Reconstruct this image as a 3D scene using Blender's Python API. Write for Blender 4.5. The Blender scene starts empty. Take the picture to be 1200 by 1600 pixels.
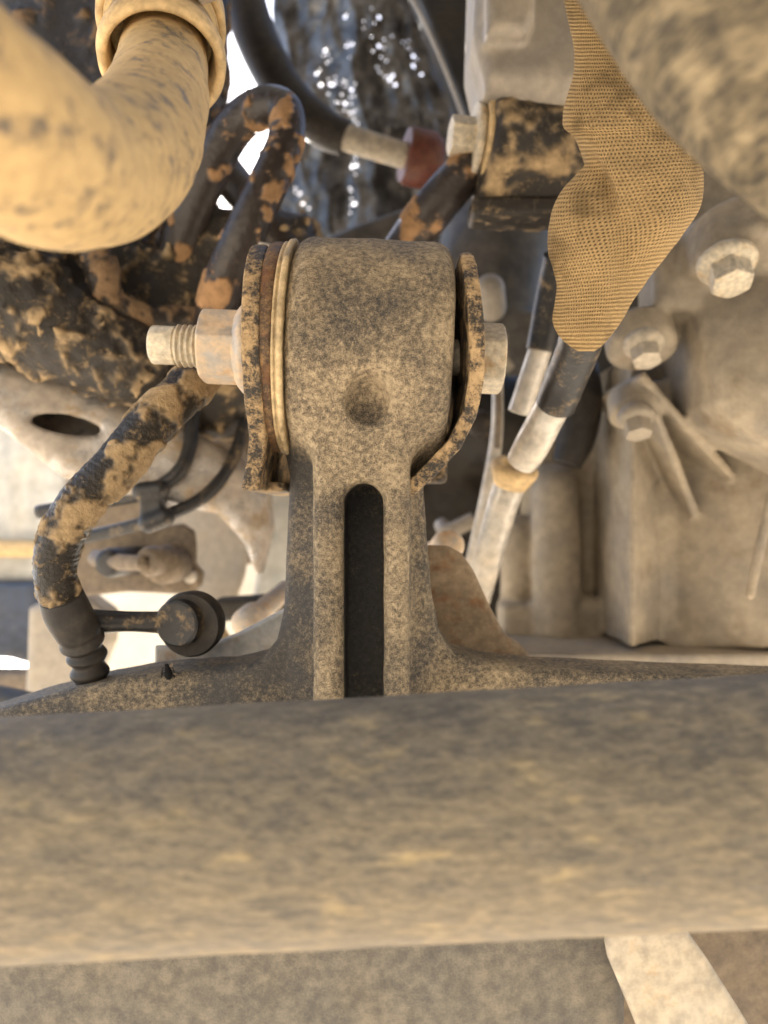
import bpy, math, random
import numpy as np
from mathutils import Vector, Matrix

random.seed(7)
rng = np.random.default_rng(7)
SC = bpy.context.scene
COL = SC.collection

# ------------------------------------------------------------------ camera, sky, sun, exposure
PITCH = math.radians(32)                      # lying under the vehicle and looking up into it
R4 = Matrix.Rotation(PITCH, 4, 'X')           # working frame (x right, y away, z up the picture) -> world
cam = bpy.data.cameras.new('camera')
cam.lens = 6.0
cam.sensor_fit = 'VERTICAL'
cam.sensor_height = 8.0
cam.sensor_width = 6.0
cam.clip_start = 0.01
cam.clip_end = 500
cam.dof.use_dof = True
cam.dof.focus_distance = 0.232
cam.dof.aperture_fstop = 1.9
cam.dof.aperture_blades = 0
camo = bpy.data.objects.new('camera', cam)
COL.objects.link(camo)
camo.matrix_world = R4 @ Matrix.Rotation(math.radians(90), 4, 'X')
SC.camera = camo

SUN_DIR = Vector((-0.25, 0.77, 0.59)).normalized()
w = bpy.data.worlds.new('World')
SC.world = w
w.use_nodes = True
wn = w.node_tree.nodes
sky = wn.new('ShaderNodeTexSky')
sky.sky_type = 'NISHITA'
sky.sun_disc = False
sky.sun_elevation = math.asin(SUN_DIR.z)
sky.sun_rotation = math.atan2(SUN_DIR.x, SUN_DIR.y)
sky.dust_density = 3.0
sky.air_density = 1.0
wn['Background'].inputs[1].default_value = 0.12
w.node_tree.links.new(sky.outputs[0], wn['Background'].inputs[0])
sl = bpy.data.lights.new('sun', 'SUN')
sl.energy = 4.5
sl.angle = math.radians(0.6)
sl.color = (1.0, 0.93, 0.82)
so = bpy.data.objects.new('sun', sl)
COL.objects.link(so)
so.rotation_euler = (-SUN_DIR).to_track_quat('-Z', 'Y').to_euler()

SC.view_settings.view_transform = 'Standard'
SC.view_settings.look = 'None'
SC.view_settings.exposure = 2.5
SC.view_settings.gamma = 1.0
SC.cycles.use_denoising = True
SC.cycles.max_bounces = 6
SC.cycles.diffuse_bounces = 4
SC.cycles.sample_clamp_indirect = 6.0
SC.cycles.sample_clamp_direct = 0.0

# ------------------------------------------------------------------ helpers
def P(px, py, d):
    """point on the ray of a photo pixel at distance d (metres) along the view axis"""
    return Vector(((px - 600) * d / 1200, d, (800 - py) * d / 1200))

def Xp(px, d): return (px - 600) * d / 1200
def Zp(py, d): return (800 - py) * d / 1200

def _hash(ix, iy, iz, seed):
    h = (ix * 374761393 + iy * 668265263 + iz * 2147483647 + seed * 144665) & 0xffffffff
    h = ((h ^ (h >> 13)) * 1274126177) & 0xffffffff
    h = ((h ^ (h >> 16)) * 2246822519) & 0xffffffff
    return ((h ^ (h >> 15)) & 0xffff) / 65535.0

def vnoise(x, y, z, seed=0):
    x, y, z = np.broadcast_arrays(x, y, z)
    fx, fy, fz = np.floor(x), np.floor(y), np.floor(z)
    ix, iy, iz = fx.astype(np.int64), fy.astype(np.int64), fz.astype(np.int64)
    tx, ty, tz = x - fx, y - fy, z - fz
    tx = tx * tx * (3 - 2 * tx); ty = ty * ty * (3 - 2 * ty); tz = tz * tz * (3 - 2 * tz)
    r = 0
    for a in (0, 1):
        for b in (0, 1):
            for c in (0, 1):
                wgt = (tx if a else 1 - tx) * (ty if b else 1 - ty) * (tz if c else 1 - tz)
                r = r + wgt * _hash(ix + a, iy + b, iz + c, seed)
    return r

def fbm(x, y, z, octv=3, seed=0, gain=.5):
    s = 0; a = 1; t = 0; f = 1
    for o in range(octv):
        s = s + a * vnoise(x * f, y * f, z * f, seed + o * 17); t += a; a *= gain; f *= 2.03
    return s / t

def sstep(a, b, x):
    t = np.clip((x - a) / (b - a), 0, 1)
    return t * t * (3 - 2 * t)

class M:
    """vertices, faces, optional per-vertex uv and grime attribute"""
    def __init__(s, V, F, uv=None, mud=None):
        s.V = np.asarray(V, float); s.F = F; s.uv = uv; s.mud = mud
    def moved(s, mat):
        V = np.c_[s.V, np.ones(len(s.V))] @ np.array(mat).T
        return M(V[:, :3], s.F, s.uv, s.mud)

def merge(*ms):
    V = []; F = []; n = 0; mud = []
    for m in ms:
        V.append(m.V); F += [tuple(int(i) + n for i in f) for f in m.F]; n += len(m.V)
        mud.append(m.mud if m.mud is not None else np.zeros(len(m.V)))
    return M(np.concatenate(V), F, None, np.concatenate(mud))

def build_mesh(name, m, smooth=True, off=(0, 0, 0), sharp=None):
    me = bpy.data.meshes.new(name)
    V = m.V - np.array(off)
    me.vertices.add(len(V)); me.vertices.foreach_set('co', V.astype(np.float32).ravel())
    if isinstance(m.F, np.ndarray):
        nl = m.F.size; k = m.F.shape[1]; loops = m.F.astype(np.int32).ravel()
        starts = np.arange(0, nl, k, dtype=np.int32)
    else:
        loops = np.array([i for f in m.F for i in f], np.int32)
        ln = np.array([len(f) for f in m.F], np.int32)
        starts = np.concatenate([[0], np.cumsum(ln)[:-1]]).astype(np.int32)
    me.loops.add(len(loops)); me.loops.foreach_set('vertex_index', loops)
    me.polygons.add(len(starts)); me.polygons.foreach_set('loop_start', starts)
    me.update(calc_edges=True)
    me.validate()
    me.polygons.foreach_set('use_smooth', np.full(len(me.polygons), smooth))
    if m.mud is not None:
        a = me.attributes.new('mud', 'FLOAT', 'POINT'); a.data.foreach_set('value', m.mud.astype(np.float32))
    if m.uv is not None:
        l = me.uv_layers.new(name='UVMap')
        li = np.zeros(len(me.loops), np.int32); me.loops.foreach_get('vertex_index', li)
        l.data.foreach_set('uv', m.uv[li].astype(np.float32).ravel())
    if sharp and smooth:
        me.set_sharp_from_angle(angle=math.radians(sharp))
    return me

def tagit(o, label, cat, group=None, kind=None):
    o['label'] = label
    if cat: o['category'] = cat
    if group: o['group'] = group
    if kind: o['kind'] = kind

def thing(name, label, cat, loc, group=None):
    o = bpy.data.objects.new(name, None)
    o.empty_display_size = 0.01
    COL.objects.link(o)
    o.matrix_world = R4 @ Matrix.Translation(loc)
    o['_loc'] = list(loc)
    tagit(o, label, cat, group)
    return o

def part(name, m, material, parent, smooth=True, label=None, sharp=None, kind=None):
    loc = Vector(parent['_loc'])
    me = build_mesh(name, m, smooth, loc, sharp)
    me.materials.append(material)
    o = bpy.data.objects.new(name, me)
    COL.objects.link(o)
    o.parent = parent
    o['_loc'] = list(loc)
    if label: o['label'] = label
    if kind: o['kind'] = kind
    return o

def solo(name, m, material, label, cat, group=None, kind=None, smooth=True, sharp=None):
    loc = Vector(((m.V[:, 0].min() + m.V[:, 0].max()) / 2, (m.V[:, 1].min() + m.V[:, 1].max()) / 2, m.V[:, 2].min()))
    me = build_mesh(name, m, smooth, loc, sharp)
    me.materials.append(material)
    o = bpy.data.objects.new(name, me)
    COL.objects.link(o)
    o.matrix_world = R4 @ Matrix.Translation(loc)
    o['_loc'] = list(loc)
    tagit(o, label, cat, group, kind)
    return o

# ---- signed distance modelling
def smin(a, b, k):
    h = np.clip(.5 + .5 * (b - a) / k, 0, 1)
    return b * (1 - h) + a * h - k * h * (1 - h)
def smax(a, b, k): return -smin(-a, -b, k)

def s_box(X, Y, Z, c, h, r=0.0):
    qx = np.abs(X - c[0]) - h[0] + r; qy = np.abs(Y - c[1]) - h[1] + r; qz = np.abs(Z - c[2]) - h[2] + r
    o = np.sqrt(np.maximum(qx, 0) ** 2 + np.maximum(qy, 0) ** 2 + np.maximum(qz, 0) ** 2)
    return o + np.minimum(np.maximum(qx, np.maximum(qy, qz)), 0) - r

def s_caps(X, Y, Z, a, b, ra, rb=None):
    rb = ra if rb is None else rb
    bx, by, bz = b[0] - a[0], b[1] - a[1], b[2] - a[2]
    L = bx * bx + by * by + bz * bz
    t = np.clip(((X - a[0]) * bx + (Y - a[1]) * by + (Z - a[2]) * bz) / L, 0, 1)
    return np.sqrt((X - a[0] - t * bx) ** 2 + (Y - a[1] - t * by) ** 2 + (Z - a[2] - t * bz) ** 2) - (ra + (rb - ra) * t)

def s_ell(X, Y, Z, c, r):
    k0 = np.sqrt(((X - c[0]) / r[0]) ** 2 + ((Y - c[1]) / r[1]) ** 2 + ((Z - c[2]) / r[2]) ** 2)
    return (k0 - 1) * min(r)

def s_cyl(X, Y, Z, c, ax, r, h, rd=0.0):
    ax = Vector(ax).normalized()
    t = (X - c[0]) * ax.x + (Y - c[1]) * ax.y + (Z - c[2]) * ax.z
    q = np.sqrt(np.maximum((X - c[0]) ** 2 + (Y - c[1]) ** 2 + (Z - c[2]) ** 2 - t * t, 0))
    a = q - r + rd; b = np.abs(t) - h + rd
    return np.minimum(np.maximum(a, b), 0) + np.sqrt(np.maximum(a, 0) ** 2 + np.maximum(b, 0) ** 2) - rd

def s_poly(A, B, pts):
    d = None; s = None
    n = len(pts)
    for i in range(n):
        ax, ay = pts[i]; bx, by = pts[i - 1]
        ex, ey = bx - ax, by - ay
        wx, wy = A - ax, B - ay
        t = np.clip((wx * ex + wy * ey) / (ex * ex + ey * ey + 1e-18), 0, 1)
        dd = (wx - ex * t) ** 2 + (wy - ey * t) ** 2
        d = dd if d is None else np.minimum(d, dd)
        c1 = B >= ay; c2 = B < by; c3 = ex * wy > ey * wx
        flip = (c1 & c2 & c3) | (~c1 & ~c2 & ~c3)
        s = np.where(flip, -1., 1.) if s is None else np.where(flip, -s, s)
    return s * np.sqrt(d)

def extr(d2, Y, y0, y1, r=0.0):
    a = d2 + r; b = np.abs(Y - (y0 + y1) / 2) - (y1 - y0) / 2 + r
    return np.minimum(np.maximum(a, b), 0) + np.sqrt(np.maximum(a, 0) ** 2 + np.maximum(b, 0) ** 2) - r

def pxpoly(pts, d): return [(Xp(a, d), Zp(b, d)) for a, b in pts]

def nets(f, lo, hi, step):
    """surface nets: closed quad mesh of f < 0"""
    ax = [np.arange(lo[i], hi[i] + step, step) for i in range(3)]
    X = ax[0][:, None, None]; Y = ax[1][None, :, None]; Z = ax[2][None, None, :]
    D = np.asarray(f(X, Y, Z), float)
    D = np.broadcast_to(D, (len(ax[0]), len(ax[1]), len(ax[2]))).copy()
    big = step
    D[0], D[-1] = big, big
    D[:, 0], D[:, -1] = big, big
    D[:, :, 0], D[:, :, -1] = big, big
    S = D < 0
    cnt = np.zeros(tuple(n - 1 for n in D.shape), np.int8)
    for i in (0, 1):
        for j in (0, 1):
            for k in (0, 1):
                cnt += S[i:D.shape[0] - 1 + i, j:D.shape[1] - 1 + j, k:D.shape[2] - 1 + k]
    act = np.argwhere((cnt > 0) & (cnt < 8))
    idx = -np.ones(cnt.shape, np.int64)
    idx[act[:, 0], act[:, 1], act[:, 2]] = np.arange(len(act))
    acc = np.zeros((len(act), 3)); num = np.zeros(len(act))
    for axis in range(3):
        o1, o2 = [a for a in range(3) if a != axis]
        for u in (0, 1):
            for v in (0, 1):
                c0 = act.copy(); c0[:, o1] += u; c0[:, o2] += v
                c1 = c0.copy(); c1[:, axis] += 1
                d0 = D[c0[:, 0], c0[:, 1], c0[:, 2]]; d1 = D[c1[:, 0], c1[:, 1], c1[:, 2]]
                cr = (d0 < 0) != (d1 < 0)
                t = np.where(cr, d0 / np.where(cr, d0 - d1, 1), 0)
                p = c0.astype(float); p[:, axis] += t
                acc[cr] += p[cr]; num[cr] += 1
    V = acc / num[:, None] * step + np.array(lo)
    F = []
    for axis in range(3):
        o1, o2 = [(1, 2), (2, 0), (0, 1)][axis]
        sl0 = [slice(None)] * 3; sl1 = [slice(None)] * 3
        sl0[axis] = slice(0, -1); sl1[axis] = slice(1, None)
        a = S[tuple(sl0)]; b = S[tuple(sl1)]
        e = np.argwhere(a != b)
        ok = (e[:, o1] > 0) & (e[:, o2] > 0) & (e[:, o1] < D.shape[o1] - 1) & (e[:, o2] < D.shape[o2] - 1)
        e = e[ok]
        q = []
        for u, v in ((1, 1), (0, 1), (0, 0), (1, 0)):
            c = e.copy(); c[:, o1] -= u; c[:, o2] -= v
            q.append(idx[c[:, 0], c[:, 1], c[:, 2]])
        q = np.stack(q, 1)
        ins = S[e[:, 0], e[:, 1], e[:, 2]]
        q[~ins] = q[~ins][:, ::-1]
        F.append(q)
    return M(V, np.concatenate(F))

# ---- tubes and turned shapes
def catmull(pts, n):
    pts = np.asarray(pts, float)
    Pp = np.vstack([2 * pts[0] - pts[1], pts, 2 * pts[-1] - pts[-2]])
    k = len(pts) - 1
    u = np.linspace(0, k, n); i = np.minimum(u.astype(int), k - 1); t = (u - i)[:, None]
    a, b, c, d = Pp[i], Pp[i + 1], Pp[i + 2], Pp[i + 3]
    return .5 * (2 * b + (c - a) * t + (2 * a - 5 * b + 4 * c - d) * t ** 2 + (3 * b - a - 3 * c + d) * t ** 3)

def tube(pts, rad, seg=32, n=80, fn=None, caps=True):
    """pts: Vectors; rad: number or one per point; fn(arc, theta, P)->(radius change, mud)"""
    rad = [rad] * len(pts) if np.isscalar(rad) else rad
    A = catmull([tuple(p) + (r,) for p, r in zip(pts, rad)], n)
    C = A[:, :3]; r = A[:, 3]
    T = np.gradient(C, axis=0); T /= np.linalg.norm(T, axis=1)[:, None]
    N = np.zeros_like(T)
    v = np.array([0, -1.0, 0.01]); v -= T[0] * v.dot(T[0])
    if np.linalg.norm(v) < .2: v = np.array([0, .01, 1.0]); v -= T[0] * v.dot(T[0])
    for i in range(n):
        v = v - T[i] * v.dot(T[i]); v /= np.linalg.norm(v); N[i] = v
    B = np.cross(T, N)
    arc = np.concatenate([[0], np.cumsum(np.linalg.norm(np.diff(C, axis=0), axis=1))])
    th = np.linspace(0, 2 * math.pi, seg, endpoint=False)
    d = np.cos(th)[None, :, None] * N[:, None] + np.sin(th)[None, :, None] * B[:, None]
    rr = np.repeat(r[:, None], seg, 1); mud = None
    if fn is not None:
        P0 = C[:, None] + d * rr[..., None]
        dr, mud = fn(arc[:, None] + 0 * th[None], th[None] + 0 * arc[:, None], P0)
        rr = rr + dr
    V = (C[:, None] + d * rr[..., None]).reshape(-1, 3)
    uv = np.stack([np.repeat((th / (2 * math.pi))[None], n, 0), np.repeat(arc[:, None], seg, 1)], -1).reshape(-1, 2)
    i, j = np.meshgrid(np.arange(n - 1), np.arange(seg), indexing='ij')
    j2 = (j + 1) % seg
    F = np.stack([i * seg + j, i * seg + j2, (i + 1) * seg + j2, (i + 1) * seg + j], -1).reshape(-1, 4)
    F = [tuple(f) for f in F.tolist()]
    if caps:
        F.append(tuple(range(seg - 1, -1, -1))); F.append(tuple(range((n - 1) * seg, n * seg)))
    m = M(V, F, uv, None if mud is None else np.asarray(mud).reshape(-1))
    return m

def axis_mat(o, ax):
    q = Vector((0, 0, 1)).rotation_difference(Vector(ax).normalized())
    return Matrix.Translation(o) @ q.to_matrix().to_4x4()

def lathe(prof, o, ax, seg=64):
    """prof: (t along axis, radius) from one end to the other, closed with caps"""
    th = np.linspace(0, 2 * math.pi, seg, endpoint=False)
    V = np.array([(r * math.cos(a), r * math.sin(a), t) for t, r in prof for a in th])
    n = len(prof); F = []
    for i in range(n - 1):
        for j in range(seg):
            k = (j + 1) % seg
            F.append((i * seg + j, i * seg + k, (i + 1) * seg + k, (i + 1) * seg + j))
    F.append(tuple(range(seg - 1, -1, -1))); F.append(tuple(range((n - 1) * seg, n * seg)))
    return M(V, F).moved(axis_mat(o, ax))

def ring(prof, o, ax, seg=96):
    """closed profile loop turned round an axis: no caps"""
    th = np.linspace(0, 2 * math.pi, seg, endpoint=False)
    V = np.array([(r * math.cos(a), r * math.sin(a), t) for t, r in prof for a in th])
    n = len(prof); F = []
    for i in range(n):
        i2 = (i + 1) % n
        for j in range(seg):
            k = (j + 1) % seg
            F.append((i * seg + j, i * seg + k, i2 * seg + k, i2 * seg + j))
    return M(V, F).moved(axis_mat(o, ax))

def hexhead(af, h, o, ax, spin=0.0, step=None, dome=0.0):
    """hexagon head from o along ax, crown chamfered at the far end"""
    r = af / 2; st = step or af / 50
    def f(X, Y, Z):
        d = None
        for k in range(3):
            a = k * math.pi / 3 + spin
            q = np.abs(X * math.cos(a) + Y * math.sin(a)) - r
            d = q if d is None else smax(d, q, af * .02)
        d = smax(d, np.abs(Z - h / 2) - h / 2, af * .02)
        cone = (np.sqrt(X * X + Y * Y) - r * 1.03 + (Z - h) * 1.5) * .55
        return smax(d, cone, af * .015)
    return nets(f, (-r * 1.25, -r * 1.25, -2 * st), (r * 1.25, r * 1.25, h + 3 * st), st).moved(axis_mat(o, ax))

def plate(pts_px, d, th, r=0.001, step=0.0012, tilt=(0, 0), holes=(), noise=0.0):
    """plate cut to an outline at distance d, thickness th; tilt = change of distance per metre in x and z"""
    poly = pxpoly(pts_px, d)
    xs = [p[0] for p in poly]; zs = [p[1] for p in poly]
    cx, cz = sum(xs) / len(xs), sum(zs) / len(zs)
    ext = max(abs(tilt[0]) * (max(xs) - min(xs)), 0) + abs(tilt[1]) * (max(zs) - min(zs))
    def f(X, Y, Z):
        d2 = s_poly(X, Z, poly)
        for hx, hz, hr in holes:
            d2 = np.maximum(d2, Xp(1, 0) * 0 + hr * d / 1200 - np.sqrt((X - Xp(hx, d)) ** 2 + (Z - Zp(hz, d)) ** 2))
        Y2 = Y - tilt[0] * (X - cx) - tilt[1] * (Z - cz)
        q = extr(d2, Y2, d, d + th, r)
        if noise: q = q + noise * (fbm(X * 90, Y * 90, Z * 90, 3, 5) - .5)
        return q
    m = 3 * step
    return nets(f, (min(xs) - m, d - ext - m - noise, min(zs) - m), (max(xs) + m, d + th + ext + m + noise, max(zs) + m), step)

# ------------------------------------------------------------------ materials
def nt(name):
    m = bpy.data.materials.new(name); m.use_nodes = True
    t = m.node_tree; return m, t, t.nodes['Principled BSDF']

def noise_node(t, vec, scale, detail=3, rough=.6, dist=0.0):
    n = t.nodes.new('ShaderNodeTexNoise'); n.inputs['Scale'].default_value = scale
    n.inputs['Detail'].default_value = detail; n.inputs['Roughness'].default_value = rough
    n.inputs['Distortion'].default_value = dist
    t.links.new(vec, n.inputs['Vector']); return n.outputs['Fac']

def math_node(t, op, a, b=None, c=None, clamp=False):
    n = t.nodes.new('ShaderNodeMath'); n.operation = op; n.use_clamp = clamp
    for i, v in enumerate((a, b, c)):
        if v is None: continue
        if isinstance(v, (int, float)): n.inputs[i].default_value = v
        else: t.links.new(v, n.inputs[i])
    return n.outputs[0]

def maprange(t, v, lo, hi, a=0.0, b=1.0):
    n = t.nodes.new('ShaderNodeMapRange'); n.interpolation_type = 'SMOOTHSTEP'
    n.inputs['From Min'].default_value = lo; n.inputs['From Max'].default_value = hi
    n.inputs['To Min'].default_value = a; n.inputs['To Max'].default_value = b
    t.links.new(v, n.inputs['Value']); return n.outputs['Result']

def mix(t, fac, a, b, mode='MIX'):
    n = t.nodes.new('ShaderNodeMix'); n.data_type = 'RGBA'; n.blend_type = mode
    if isinstance(fac, (int, float)): n.inputs[0].default_value = fac
    else: t.links.new(fac, n.inputs[0])
    for i, v in ((6, a), (7, b)):
        if isinstance(v, tuple): n.inputs[i].default_value = (*v[:3], 1)
        else: t.links.new(v, n.inputs[i])
    return n.outputs[2]

def grime(name, base, dust, cover=.5, big=60, fine=1500, wbig=.5, soft=.12, rough=(.45, .95), metal=0.0,
          bump=.25, bumpd=.0006, third=None, third_amt=.3, third_scale=120, stretch=None, attr=False, shift=0.0, var=.25, mid=None, spec=.4, det=5):
    m, t, b = nt(name)
    tc = t.nodes.new('ShaderNodeTexCoord'); vec = tc.outputs['Object']
    if stretch:
        mp = t.nodes.new('ShaderNodeMapping'); mp.inputs['Scale'].default_value = stretch[0]
        mp.inputs['Rotation'].default_value = stretch[1]
        t.links.new(vec, mp.inputs['Vector']); vec = mp.outputs[0]
    n1 = noise_node(t, vec, big, det, .6, .3); n2 = noise_node(t, vec, fine, 4, .7)
    n3 = noise_node(t, vec, mid or (big * fine) ** .5, 4, .6)
    s = math_node(t, 'ADD', math_node(t, 'MULTIPLY', n1, wbig), math_node(t, 'MULTIPLY', n2, (1 - wbig) * .65))
    s = math_node(t, 'ADD', s, math_node(t, 'MULTIPLY', n3, (1 - wbig) * .35))
    th = .5 + (.5 - cover) * .36
    if shift:
        at = t.nodes.new('ShaderNodeAttribute'); at.attribute_name = 'mud'
        s = math_node(t, 'ADD', s, math_node(t, 'MULTIPLY', math_node(t, 'SUBTRACT', at.outputs['Fac'], .5), shift))
    fac = maprange(t, s, th - soft, th + soft)
    if attr:
        at = t.nodes.new('ShaderNodeAttribute'); at.attribute_name = 'mud'
        fac = math_node(t, 'MAXIMUM', fac, at.outputs['Fac'])
    c = mix(t, fac, base, dust)
    if third:
        n4 = noise_node(t, vec, third_scale, 5, .65, .1)
        c = mix(t, maprange(t, n4, .60 - third_amt * .3, .82 - third_amt * .3, 0, .85), c, third)
    v = maprange(t, n3, .25, .75, 1 - var, 1 + var)
    g = t.nodes.new('ShaderNodeCombineColor')
    for i in range(3): t.links.new(v, g.inputs[i])
    c = mix(t, 1.0, c, g.outputs[0], 'MULTIPLY')
    t.links.new(c, b.inputs['Base Color'])
    t.links.new(maprange(t, fac, 0, 1, rough[0], rough[1]), b.inputs['Roughness'])
    if metal: t.links.new(maprange(t, fac, 0, .7, metal, 0), b.inputs['Metallic'])
    b.inputs['Specular IOR Level'].default_value = spec
    hgt = math_node(t, 'ADD', math_node(t, 'MULTIPLY', fac, .5), math_node(t, 'MULTIPLY', n2, .7))
    bp = t.nodes.new('ShaderNodeBump'); bp.inputs['Strength'].default_value = bump
    bp.inputs['Distance'].default_value = bumpd
    t.links.new(hgt, bp.inputs['Height']); t.links.new(bp.outputs[0], b.inputs['Normal'])
    return m

DUST = (.50, .38, .235)
DUST2 = (.44, .31, .17)
PALE = (.60, .50, .37)
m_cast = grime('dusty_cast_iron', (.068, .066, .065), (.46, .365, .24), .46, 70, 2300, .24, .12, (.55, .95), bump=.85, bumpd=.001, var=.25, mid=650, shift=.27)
m_rub = grime('dusty_rubber', (.06, .042, .03), (.32, .20, .10), .45, 150, 1400, .4, .1, bump=.5, third=(.16, .07, .03), third_amt=.5)
m_brass = grime('dusty_collar', (.33, .25, .15), (.68, .52, .29), .55, 90, 700, .5, .2, (.3, .7), metal=.5, bump=.2)
m_plate = grime('muddy_plate', (.04, .035, .03), DUST2, .5, 160, 1300, .55, .06, (.5, .95), bump=.6, bumpd=.0009)
m_nut = grime('rust_tinged_zinc', (.38, .36, .34), (.60, .46, .31), .55, 150, 900, .6, .14, (.4, .85), metal=.3, bump=.14, third=(.50, .30, .15), third_amt=.24, third_scale=120, var=.1)
m_bolt = grime('dusty_zinc', (.44, .40, .33), (.60, .52, .38), .5, 180, 1100, .5, .2, (.35, .7), metal=.35, bump=.2, third=(.45, .29, .13), third_amt=.25)
m_tube = grime('dusty_tube', (.072, .070, .068), (.33, .265, .17), .45, 85, 900, .42, .27, (.55, .95), bump=.5, bumpd=.001, stretch=((.6, 1, 1.9), (0, .55, 0)), third=(.47, .36, .19), third_amt=.14, third_scale=110, var=.2, mid=380)
m_beam = grime('dusty_beam', (.095, .092, .086), (.22, .19, .145), .42, 45, 1500, .35, .22, (.6, .95), bump=.4)
m_strip = grime('pale_dusty_strip', (.36, .33, .28), (.46, .40, .31), .6, 60, 900, .5, .2, (.5, .9), bump=.15, third=(.45, .30, .16), third_amt=.15)
m_elbow = grime('dust_covered_hose', (.12, .10, .08), (.50, .355, .175), .73, 150, 800, .55, .085, (.6, .95), bump=.25, var=.12, det=2)
m_cuff = grime('dust_covered_cuff', (.38, .27, .14), (.58, .42, .22), .7, 70, 700, .5, .15, (.4, .8), bump=.15)
m_mud = grime('caked_mud', (.020, .016, .012), (.35, .25, .138), .25, 150, 900, .6, .07, (.42, .95), bump=.8, bumpd=.0012, attr=True)
m_muddark = grime('dark_mud', (.018, .014, .011), (.18, .115, .062), .15, 110, 800, .65, .1, (.4, .9), bump=.7, bumpd=.001, attr=True)
m_hook = grime('wet_mud_hose', (.030, .023, .020), (.30, .175, .085), .16, 110, 500, .8, .04, (.35, .9), bump=.5, bumpd=.001, attr=True)
m_black = grime('black_rubber', (.018, .018, .019), (.30, .21, .11), .18, 120, 900, .6, .1, (.42, .9), bump=.2)
m_blackhose = grime('black_hose', (.014, .013, .013), (.07, .058, .045), .3, 60, 500, .6, .2, (.55, .85), bump=.2)
m_alu = grime('dusty_cast_aluminium', (.20, .18, .155), (.42, .35, .25), .52, 30, 900, .75, .26, (.5, .85), metal=.25, bump=.16, var=.12, third=(.20, .15, .095), third_amt=.28, third_scale=34)
m_alu2 = grime('grey_cast_aluminium', (.24, .22, .20), (.38, .325, .245), .5, 40, 900, .75, .25, (.45, .8), metal=.3, bump=.06, var=.1)
m_sheet = grime('pale_sheet_metal', (.42, .40, .38), (.50, .43, .34), .4, 25, 500, .7, .25, (.35, .8), metal=.2, bump=.08)
m_rail = grime('mud_splashed_rail', (.46, .44, .42), (.30, .22, .13), .35, 45, 700, .8, .12, (.25, .9), metal=.4, bump=.2, attr=True)
m_gus = grime('rust_stained_steel', (.40, .42, .43), (.50, .45, .38), .45, 45, 900, .6, .2, (.45, .85), metal=.2, bump=.15, third=(.38, .22, .11), third_amt=.2, third_scale=110)
m_gusb = grime('brown_rusted_steel', (.20, .15, .10), (.33, .25, .16), .45, 70, 900, .6, .2, (.5, .9), bump=.2, third=(.22, .11, .05), third_amt=.4, third_scale=150)
m_brown = grime('brown_painted_steel', (.11, .085, .062), (.21, .165, .115), .45, 60, 800, .6, .2, (.45, .85), bump=.15)
m_pipe = grime('pale_metal_pipe', (.50, .48, .44), (.52, .45, .35), .35, 60, 700, .6, .2, (.3, .7), metal=.3, bump=.08)
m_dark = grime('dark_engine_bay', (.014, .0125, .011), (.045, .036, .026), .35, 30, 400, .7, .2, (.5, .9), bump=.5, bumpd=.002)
m_grey = grime('grey_housing', (.07, .068, .07), (.12, .108, .092), .4, 30, 500, .7, .2, (.45, .8), metal=.2, bump=.2)
m_red = grime('dusty_red_cap', (.10, .022, .012), (.13, .065, .035), .3, 80, 700, .6, .2, (.45, .8), bump=.1)
m_navy = grime('navy_plastic', (.03, .045, .08), (.10, .10, .10), .2, 40, 500, .7, .2, (.4, .8), bump=.1)
m_creampanel = grime('pale_body_panel', (.46, .48, .48), (.50, .45, .36), .35, 14, 300, .85, .2, (.3, .6), bump=.05)
m_cream = grime('cream_paint', (.74, .72, .66), (.70, .64, .52), .35, 20, 300, .8, .25, (.4, .7), bump=.03, var=.08)
m_fly = grime('black_fly', (.006, .006, .007), (.02, .02, .02), .2, 900, 4000, .5, .2, (.7, .8), bump=.1, spec=.1)

def foil_material():
    m, t, b = nt('crinkled_foil')
    tc = t.nodes.new('ShaderNodeTexCoord')
    v = t.nodes.new('ShaderNodeTexVoronoi'); v.inputs['Scale'].default_value = 130; t.links.new(tc.outputs['Object'], v.inputs['Vector'])
    n = noise_node(t, tc.outputs['Object'], 40, 4, .6)
    b.inputs['Metallic'].default_value = .85
    c = mix(t, maprange(t, n, .35, .65), (.05, .046, .043), (.17, .16, .15))
    t.links.new(c, b.inputs['Base Color']); b.inputs['Roughness'].default_value = .42
    bp = t.nodes.new('ShaderNodeBump'); bp.inputs['Strength'].default_value = .35; bp.inputs['Distance'].default_value = .003
    t.links.new(v.outputs['Distance'], bp.inputs['Height']); t.links.new(bp.outputs[0], b.inputs['Normal'])
    return m
m_foil = foil_material()

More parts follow.
